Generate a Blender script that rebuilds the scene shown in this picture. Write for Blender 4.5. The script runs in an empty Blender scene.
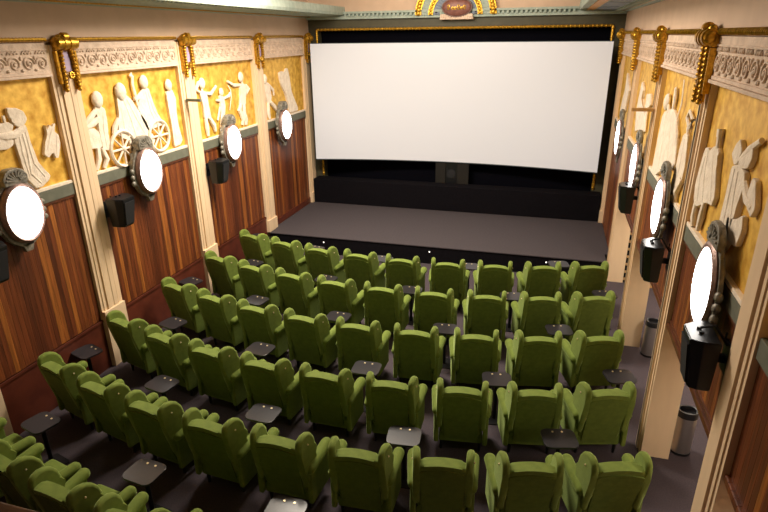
import bpy, bmesh, math, random
from mathutils import Vector, Matrix
random.seed(7)
PI = math.pi
COL = bpy.context.scene.collection
SC = bpy.context.scene

# ------------------------------------------------------------------ materials
def mat(name, col, rough=.6, metal=0., **kw):
    m = bpy.data.materials.new(name); m.use_nodes = True
    nt = m.node_tree; b = nt.nodes['Principled BSDF']
    b.inputs['Base Color'].default_value = (*col, 1)
    b.inputs['Roughness'].default_value = rough
    b.inputs['Metallic'].default_value = metal
    for k, v in kw.items():
        b.inputs[k.replace('_', ' ')].default_value = v
    return m, nt, b

def srgb(r, g, b):
    f = lambda c: (c/255/12.92) if c/255 <= .04045 else ((c/255+.055)/1.055)**2.4
    return (f(r), f(g), f(b))

def noise_mat(name, c1, c2, scale, rough=.6, metal=0., bump=0., bscale=None, stretch=(1, 1, 1), lo=.35, hi=.65, detail=4, dist=.01, **kw):
    m, nt, b = mat(name, c1, rough, metal, **kw)
    tc = nt.nodes.new('ShaderNodeTexCoord'); mp = nt.nodes.new('ShaderNodeMapping')
    mp.inputs['Scale'].default_value = stretch
    nt.links.new(tc.outputs['Object'], mp.inputs['Vector'])
    n = nt.nodes.new('ShaderNodeTexNoise'); n.inputs['Scale'].default_value = scale; n.inputs['Detail'].default_value = detail
    nt.links.new(mp.outputs['Vector'], n.inputs['Vector'])
    r = nt.nodes.new('ShaderNodeValToRGB')
    r.color_ramp.elements[0].position = lo; r.color_ramp.elements[0].color = (*c1, 1)
    r.color_ramp.elements[1].position = hi; r.color_ramp.elements[1].color = (*c2, 1)
    nt.links.new(n.outputs['Fac'], r.inputs['Fac']); nt.links.new(r.outputs['Color'], b.inputs['Base Color'])
    if bump:
        n2 = nt.nodes.new('ShaderNodeTexNoise'); n2.inputs['Scale'].default_value = bscale or scale*4; n2.inputs['Detail'].default_value = 3
        nt.links.new(mp.outputs['Vector'], n2.inputs['Vector'])
        bp = nt.nodes.new('ShaderNodeBump'); bp.inputs['Strength'].default_value = bump; bp.inputs['Distance'].default_value = dist
        nt.links.new(n2.outputs['Fac'], bp.inputs['Height']); nt.links.new(bp.outputs['Normal'], b.inputs['Normal'])
    return m

def emis(name, col, strength, base=(.8, .8, .8)):
    m, nt, b = mat(name, base, .5)
    b.inputs['Emission Color'].default_value = (*col, 1); b.inputs['Emission Strength'].default_value = strength
    return m

def wood_mat(name, dark, mid, light, width, rough=.42):
    m, nt, b = mat(name, mid, rough)
    N = nt.nodes.new; L = nt.links.new
    tc = N('ShaderNodeTexCoord'); sx = N('ShaderNodeSeparateXYZ'); L(tc.outputs['Object'], sx.inputs[0])
    dv = N('ShaderNodeMath'); dv.operation = 'DIVIDE'; dv.inputs[1].default_value = width; L(sx.outputs['Y'], dv.inputs[0])
    fl = N('ShaderNodeMath'); fl.operation = 'FLOOR'; L(dv.outputs[0], fl.inputs[0])
    wn = N('ShaderNodeTexWhiteNoise'); wn.noise_dimensions = '1D'; L(fl.outputs[0], wn.inputs['W'])
    rp = N('ShaderNodeValToRGB'); cr = rp.color_ramp
    cr.elements[0].position = 0; cr.elements[0].color = (*dark, 1)
    cr.elements[1].position = 1; cr.elements[1].color = (*light, 1)
    e = cr.elements.new(.6); e.color = (*mid, 1)
    L(wn.outputs['Value'], rp.inputs['Fac'])
    mp = N('ShaderNodeMapping'); mp.inputs['Scale'].default_value = (30, 30, 1.2); L(tc.outputs['Object'], mp.inputs['Vector'])
    gn = N('ShaderNodeTexNoise'); gn.inputs['Scale'].default_value = 1.6; gn.inputs['Detail'].default_value = 5; L(mp.outputs['Vector'], gn.inputs['Vector'])
    gr = N('ShaderNodeMapRange'); gr.inputs['From Min'].default_value = .3; gr.inputs['From Max'].default_value = .7
    gr.inputs['To Min'].default_value = .55; gr.inputs['To Max'].default_value = 1.35; L(gn.outputs['Fac'], gr.inputs['Value'])
    mx = N('ShaderNodeVectorMath'); mx.operation = 'SCALE'; L(rp.outputs['Color'], mx.inputs[0]); L(gr.outputs[0], mx.inputs['Scale'])
    # joint between boards
    fr = N('ShaderNodeMath'); fr.operation = 'FRACT'; L(dv.outputs[0], fr.inputs[0])
    pp = N('ShaderNodeMath'); pp.operation = 'PINGPONG'; pp.inputs[1].default_value = .5; L(fr.outputs[0], pp.inputs[0])
    st = N('ShaderNodeMapRange'); st.inputs['From Min'].default_value = 0; st.inputs['From Max'].default_value = .06
    L(pp.outputs[0], st.inputs['Value'])
    bp = N('ShaderNodeBump'); bp.inputs['Strength'].default_value = .9; bp.inputs['Distance'].default_value = .008
    L(st.outputs[0], bp.inputs['Height']); L(bp.outputs['Normal'], b.inputs['Normal'])
    L(mx.outputs[0], b.inputs['Base Color'])
    return m

M = {}
M['velvet'] = noise_mat('green velvet', srgb(98, 115, 37), srgb(110, 127, 45), 14, .85, bump=.25, bscale=260, dist=.003, Sheen_Weight=.5, Sheen_Roughness=.4)
M['velvet'].node_tree.nodes['Principled BSDF'].inputs['Sheen Tint'].default_value = (.75, .95, .35, 1)
M['velvet_shaded'] = noise_mat('green velvet shaded copy', srgb(91, 108, 35), srgb(102, 119, 42), 14, .9, bump=.25, bscale=260, dist=.003)  # same velvet, darkened and without sheen: shade put into the colour
M['leg'] = mat('black chair leg', srgb(16, 14, 14), .5)[0]
M['table'] = noise_mat('dark grey laminate', srgb(40, 38, 41), srgb(46, 43, 47), 40, .3)
M['tablepost'] = mat('black steel', srgb(22, 21, 24), .45, .4)[0]
M['stud'] = mat('pale brass stud', srgb(245, 225, 180), .3, .4)[0]
M['carpet'] = noise_mat('purple grey carpet', srgb(64, 55, 61), srgb(76, 66, 72), 60, .95, bump=.5, bscale=420, dist=.004)
M['stage'] = noise_mat('grey stage covering', srgb(62, 56, 60), srgb(70, 63, 67), 25, .9, bump=.3, bscale=300, dist=.003)
M['black'] = noise_mat('black cloth', srgb(16, 14, 18), srgb(21, 19, 23), 20, .95, bump=.2, bscale=200, Specular_IOR_Level=.08)
M['blackbox'] = mat('black moulded casing', srgb(24, 24, 26), .3)[0]
M['grille'] = noise_mat('black speaker cloth', srgb(20, 20, 23), srgb(28, 28, 31), 300, .8)
M['greybox'] = mat('grey olive board', srgb(40, 38, 35), .8, Specular_IOR_Level=.1)[0]
M['cream'] = noise_mat('cream wall paint', srgb(206, 178, 152), srgb(214, 186, 160), 3, .7)
M['pilaster'] = noise_mat('cream fluted paint', srgb(226, 198, 162), srgb(234, 206, 170), 6, .55, stretch=(1, 1, .2))
M['backpaint'] = mat('dark rear wall paint', srgb(70, 48, 40), .8)[0]  # dark tone chosen so this unseen wall bounces less light
M['plaster'] = noise_mat('beige plaster', srgb(208, 184, 162), srgb(228, 204, 182), 9, .75, bump=.5, bscale=38, dist=.012)
M['relief'] = noise_mat('pale carved plaster', srgb(228, 212, 190), srgb(244, 230, 210), 11, .7, bump=.55, bscale=26, dist=.014)
M['gold'] = noise_mat('gold leaf', srgb(196, 140, 36), srgb(250, 208, 96), 7.5, .5, .25, bump=.12, bscale=40, dist=.006, lo=.28, hi=.72, detail=7)
M['gilt'] = noise_mat('gilt moulding', srgb(158, 112, 26), srgb(226, 176, 60), 30, .33, .75, lo=.3, hi=.7)
M['lav'] = mat('lavender inlay', srgb(176, 158, 186), .6)[0]
M['sage'] = noise_mat('sage grey paint', srgb(98, 100, 86), srgb(108, 110, 95), 8, .6)
M['olive'] = noise_mat('olive frame paint', srgb(68, 64, 45), srgb(75, 71, 50), 6, .6)
M['mint'] = noise_mat('mint cornice paint', srgb(150, 164, 152), srgb(168, 180, 168), 8, .65)
M['coffer'] = mat('blue grey coffer paint', srgb(128, 138, 152), .7)[0]
M['orange'] = mat('orange gilt line', srgb(206, 150, 80), .5, .2)[0]
M['wood'] = wood_mat('reddish wood boards', srgb(86, 42, 22), srgb(116, 60, 30), srgb(168, 102, 44), .078)
M['woodtrim'] = noise_mat('dark wood moulding', srgb(82, 44, 26), srgb(104, 58, 34), 8, .35, stretch=(4, 1, 4))
M['skirt'] = noise_mat('dark red brown skirting', srgb(84, 36, 22), srgb(100, 46, 28), 4, .5)
M['lampframe'] = noise_mat('aged pewter', srgb(112, 108, 98), srgb(146, 142, 130), 22, .5, .3, bump=.6, bscale=40)
M['lamprim'] = noise_mat('aged copper', srgb(128, 102, 94), srgb(158, 130, 120), 18, .4, .45, bump=.4, bscale=40)
M['lampglass'] = emis('lit opal glass', (1, .95, .89), 9.0, (.9, .9, .9))
M['screen'] = emis('projection screen with added glow', (1, .97, .97), .17, (.54, .545, .575))  # faint glow added to the white surface, which gives no light itself
M['screenedge'] = mat('dark screen edge', srgb(60, 70, 76), .6)[0]
M['steel'] = mat('brushed steel', srgb(190, 186, 182), .28, .9)[0]
M['binlid'] = mat('black plastic', srgb(22, 22, 26), .4)[0]
M['plaque'] = noise_mat('brown plaque', srgb(112, 70, 62), srgb(134, 88, 76), 12, .45)
M['railwood'] = noise_mat('varnished rail wood', srgb(104, 74, 54), srgb(132, 98, 74), 10, .3, stretch=(.4, 6, 6))
M['timber'] = noise_mat('pale timber', srgb(190, 152, 100), srgb(206, 168, 116), 8, .5)
M['navy'] = mat('navy black cloth', srgb(10, 10, 17), .95, Specular_IOR_Level=.05)[0]
M['dot'] = emis('small stage marker light', (1, .95, .85), 1.2)

# ------------------------------------------------------------------ mesh helpers
class MB:
    def __init__(s): s.bm = bmesh.new()
    def box(s, x0, x1, y0, y1, z0, z1, bev=0, seg=2):
        vs = [s.bm.verts.new((x, y, z)) for x in (x0, x1) for y in (y0, y1) for z in (z0, z1)]
        F = [(0, 1, 3, 2), (4, 6, 7, 5), (0, 4, 5, 1), (2, 3, 7, 6), (0, 2, 6, 4), (1, 5, 7, 3)]
        fs = [s.bm.faces.new([vs[i] for i in f]) for f in F]
        if bev:
            es = list({e for f in fs for e in f.edges})
            r = bmesh.ops.bevel(s.bm, geom=es, offset=bev, segments=seg, affect='EDGES', profile=.5)
            return list({v for f in r['faces'] for v in f.verts})
        return vs
    def prism(s, pts, t0, t1, axis='y', bev=0, seg=2, fn=None):
        """closed outline in the plane across `axis`, extruded from t0 to t1, rounded edges"""
        def P(a, b, t):
            return {'x': (t, a, b), 'y': (a, t, b), 'z': (a, b, t)}[axis]
        n = len(pts)
        a = [s.bm.verts.new(P(p[0], p[1], t0)) for p in pts]
        b = [s.bm.verts.new(P(p[0], p[1], t1)) for p in pts]
        f0 = s.bm.faces.new(a); f1 = s.bm.faces.new(list(reversed(b)))
        for i in range(n):
            s.bm.faces.new([a[i], b[i], b[(i+1) % n], a[(i+1) % n]])
        vs = a+b
        if bev:
            es = list(f0.edges)+list(f1.edges)
            r = bmesh.ops.bevel(s.bm, geom=es, offset=bev, segments=seg, affect='EDGES', profile=.5, clamp_overlap=True)
            vs = list({v for f in r['faces'] for v in f.verts})
            vs += [v for v in a+b if v.is_valid and v not in vs]
        if fn:
            for v in vs: v.co = Vector(fn(v.co))
        return vs
    def tube(s, pts, r, n=8, squash=None, cap=True, closed=False):
        """tube along pts; r number or list; squash=(axis index, factor, centre) flattens it"""
        pts = [Vector(p) for p in pts]; rings = []
        m = len(pts)
        prev = None
        for i, p in enumerate(pts):
            if closed: t = pts[(i+1) % m]-pts[i-1]
            else: t = (pts[min(i+1, m-1)]-pts[max(i-1, 0)])
            if t.length < 1e-9: t = Vector((0, 0, 1))
            t.normalize()
            u = prev if prev is not None else (Vector((0, 0, 1)) if abs(t.z) < .9 else Vector((1, 0, 0)))
            u = (u - t*u.dot(t))
            if u.length < 1e-6: u = t.orthogonal()
            u.normalize(); w = t.cross(u); prev = u
            rr = r[i] if isinstance(r, (list, tuple)) else r
            ring = []
            for k in range(n):
                c = p + (u*math.cos(2*PI*k/n)+w*math.sin(2*PI*k/n))*rr
                if squash: c[squash[0]] = squash[2]+(c[squash[0]]-squash[2])*squash[1]
                ring.append(s.bm.verts.new(c))
            rings.append(ring)
        rg = range(m) if closed else range(m-1)
        for i in rg:
            a, b = rings[i], rings[(i+1) % m]
            for k in range(n):
                s.bm.faces.new([a[k], a[(k+1) % n], b[(k+1) % n], b[k]])
        if cap and not closed:
            s.bm.faces.new(list(reversed(rings[0]))); s.bm.faces.new(rings[-1])
        return [v for q in rings for v in q]
    def capsule(s, a, b, r, n=10, squash=None, rb=None):
        a = Vector(a); b = Vector(b); rb = rb or r
        d = (b-a).normalized(); pts = []; rs = []
        for k in range(1, 4): 
            th = PI/2*k/4; pts.append(a-d*r*math.cos(th)); rs.append(r*math.sin(th))
        pts.append(a); rs.append(r); pts.append(b); rs.append(rb)
        for k in range(3, 0, -1):
            th = PI/2*k/4; pts.append(b+d*rb*math.cos(th)); rs.append(rb*math.sin(th))
        return s.tube(pts, rs, n, squash)
    def sphere(s, c, r, sc=(1, 1, 1), u=10, v=7):
        return bmesh.ops.create_uvsphere(s.bm, u_segments=u, v_segments=v, radius=r, matrix=Matrix.Translation(c) @ Matrix.Diagonal((*sc, 1)))['verts']
    def cyl(s, c, r, h, n=20, r2=None):
        return bmesh.ops.create_cone(s.bm, cap_ends=True, segments=n, radius1=r, radius2=r if r2 is None else r2, depth=h, matrix=Matrix.Translation((c[0], c[1], c[2]+h/2)))['verts']
    def loft(s, rings, close_ends=True):
        R = [[s.bm.verts.new(p) for p in r] for r in rings]; n = len(R[0])
        for a, b in zip(R[:-1], R[1:]):
            for k in range(n): s.bm.faces.new([a[k], a[(k+1) % n], b[(k+1) % n], b[k]])
        if close_ends: s.bm.faces.new(list(reversed(R[0]))); s.bm.faces.new(R[-1])
        return [v for r in R for v in r]
    def move(s, vs, fn):
        for v in vs: v.co = Vector(fn(v.co))
    def build(s, name, m, parent=None, smooth=True, loc=(0, 0, 0)):
        bmesh.ops.recalc_face_normals(s.bm, faces=s.bm.faces[:])
        me = bpy.data.meshes.new(name); s.bm.to_mesh(me); s.bm.free()
        if smooth:
            me.polygons.foreach_set('use_smooth', [True]*len(me.polygons))
            try: me.set_sharp_from_angle(angle=math.radians(42))
            except Exception: pass
        o = bpy.data.objects.new(name, me); COL.objects.link(o)
        me.materials.append(m if not isinstance(m, str) else M[m])
        if smooth:
            wn = o.modifiers.new('weighted', 'WEIGHTED_NORMAL'); wn.keep_sharp = True; wn.weight = 80
        o.location = loc
        if parent is not None: o.parent = parent
        return o

def thing(name, label, cat, loc=(0, 0, 0), rz=0, group=None):
    o = bpy.data.objects.new(name, None); COL.objects.link(o); o.empty_display_size = .1
    o.location = loc; o.rotation_euler = (0, 0, rz)
    return tag(o, label, cat, group)
def tag(o, label, cat, group=None):
    o['label'] = label; o['category'] = cat
    if group: o['group'] = group
    return o
def struct(o): o['kind'] = 'structure'; return o
def dup(root, loc, rz, label, group=None):
    r = root.copy(); COL.objects.link(r); r.location = loc; r.rotation_euler = (0, 0, rz)
    r['label'] = label
    if group: r['group'] = group
    for ch in list(root.children):
        c = ch.copy(); COL.objects.link(c); c.parent = r
        for g in list(ch.children):
            d = g.copy(); COL.objects.link(d); d.parent = c
    return r
ORD = ['', 'first', 'second', 'third', 'fourth', 'fifth', 'sixth', 'seventh', 'eighth', 'ninth']

# ------------------------------------------------------------------ camera (balcony at the back of the hall, looking down at the screen)
cam = bpy.data.cameras.new('camera'); co = bpy.data.objects.new('camera', cam); COL.objects.link(co)
cam.sensor_width = 36; cam.lens = 563.2/768*36; cam.clip_start = .05; cam.clip_end = 60
yaw, pit, rol = .284056, .373788, -.0122616
Fv = Vector((-math.sin(yaw)*math.cos(pit), math.cos(yaw)*math.cos(pit), -math.sin(pit)))
R0 = Vector((math.cos(yaw), math.sin(yaw), 0)); U0 = R0.cross(Fv)
Rv = R0*math.cos(rol)+U0*math.sin(rol); Uv = -R0*math.sin(rol)+U0*math.cos(rol)
mw = Matrix((Rv, Uv, -Fv)).transposed().to_4x4(); mw.translation = (0, 0, 5)
co.matrix_world = mw
SC.camera = co

# ------------------------------------------------------------------ room shell
XL, XR = -6.525, 1.505
def sx(side, d): return XL+d if side == 'L' else XR-d       # d metres out from the wall face
YB, YE = -2.0, 15.9
ZC = 6.6
def rb(mb, side, d0, d1, y0, y1, z0, z1, bev=0):
    a, b = sorted((sx(side, d0), sx(side, d1))); return mb.box(a, b, y0, y1, z0, z1, bev)
PILS = {'L': [(4.04, 4.50), (6.40, 6.86), (9.22, 9.69), (12.00, 12.46), (14.78, 15.22)], 'R': [(3.92, 4.34), (6.40, 6.74), (9.22, 9.56), (12.00, 12.34), (14.78, 15.12)]}
BAYSS = {s: [(p[i][1]+.003, p[i+1][0]-.003) for i in range(4)] for s, p in PILS.items()}
STZ, STY = .44, 12.00

m = MB(); m.box(-7.0, 3.0, YB, YE, -.12, 0); struct(m.build('floor', 'carpet'))
m = MB(); m.box(-7.0, 3.0, YB, YE, ZC, ZC+.12); struct(m.build('ceiling', 'cream'))
m = MB(); rb(m, 'L', -.3, -.065, YB, YE, 0, ZC); rb(m, 'L', -.07, 0, YB, 15.3, 4.96, ZC); struct(m.build('wall_left', 'cream'))
m = MB(); m.box(XR+.065, 2.96, YB, YE, 1.83, ZC); rb(m, 'R', -.07, 0, YB, 15.3, 4.96, ZC)
m.box(2.76, 2.96, YB, YE, 0, 1.83); m.box(XR+.065, 2.76, 12.47, YE, 0, 1.83)
struct(m.build('wall_right', 'cream'))
m = MB(); m.box(-6.6, 2.76, YB, YB+.15, 0, ZC); struct(m.build('wall_back', 'backpaint'))
m = MB(); m.box(-6.6, XR+.1, 15.62, YE, 0, ZC); m.box(-6.6, XR+.1, 15.30, 15.63, 5.40, ZC); struct(m.build('wall_front', 'cream'))
m = MB(); rb(m, 'L', -.06, -.015, YB, STY, 0, .84); rb(m, 'L', -.05, 0, YB, STY, .80, .84)
rb(m, 'L', -.06, -.015, STY, 14.9, STZ, .60); struct(m.build('baseboard_left', 'skirt'))

# coved cornices along both sides
for side, nm, num in (('L', 'left', 1), ('R', 'right', 2)):
    m = MB()
    prof = [(0, 5.44), (.06, 5.44), (.10, 5.475), (.16, 5.48), (.98, 5.515), (1.0, 5.50), (1.06, 5.50), (1.08, 5.56), (1.06, 5.70), (0, 5.70)]
    m.prism([(sx(side, d), z) for d, z in prof], YB, 15.3, 'y')
    SL = .035/.82
    def onsoffit(vs):
        for v in vs: v.co.z += (abs(v.co.x-sx(side, 0))-.16)*SL
    y = 3.0
    while y < 15.2:      # little raised ribs across the soffit
        if side == 'R': onsoffit(rb(m, side, .17, .30, y, y+.05, 5.445, 5.482))
        else: onsoffit(rb(m, side, .34, .92, y, y+.045, 5.455, 5.482))
        y += .11
    struct(m.build('trim_%d' % num, 'mint', smooth=False))
    g = MB()
    g.tube([(sx(side, .115), 2.5, 5.468), (sx(side, .115), 15.25, 5.468)], .014, 6)
    struct(g.build('trim_%d' % (num+2), 'gilt'))
    if side == 'L': continue
    g = MB(); onsoffit(rb(g, side, .74, .90, 2.5, 15.28, 5.466, 5.484)); struct(g.build('trim_%d' % (num+7), 'orange', smooth=False))
    g = MB()
    for k in range(7):
        y0 = 2.0+k*1.9
        onsoffit(rb(g, side, .34, .70, y0, y0+1.6, 5.470, 5.484))
    struct(g.build('trim_%d' % (num+4), 'coffer', smooth=False))
m = MB(); m.box(XL, XR, 15.18, 15.3, 5.40, 5.47); m.box(XL, XR, 15.12, 15.3, 5.53, 5.58)
m.box(XL, XR, 15.22, 15.3, 5.47, 5.53)
x = XL+1.1
while x < XR-1.1:
    m.box(x, x+.055, 15.14, 15.24, 5.465, 5.535); x += .11
struct(m.build('trim_7', 'mint', smooth=False))

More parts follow.
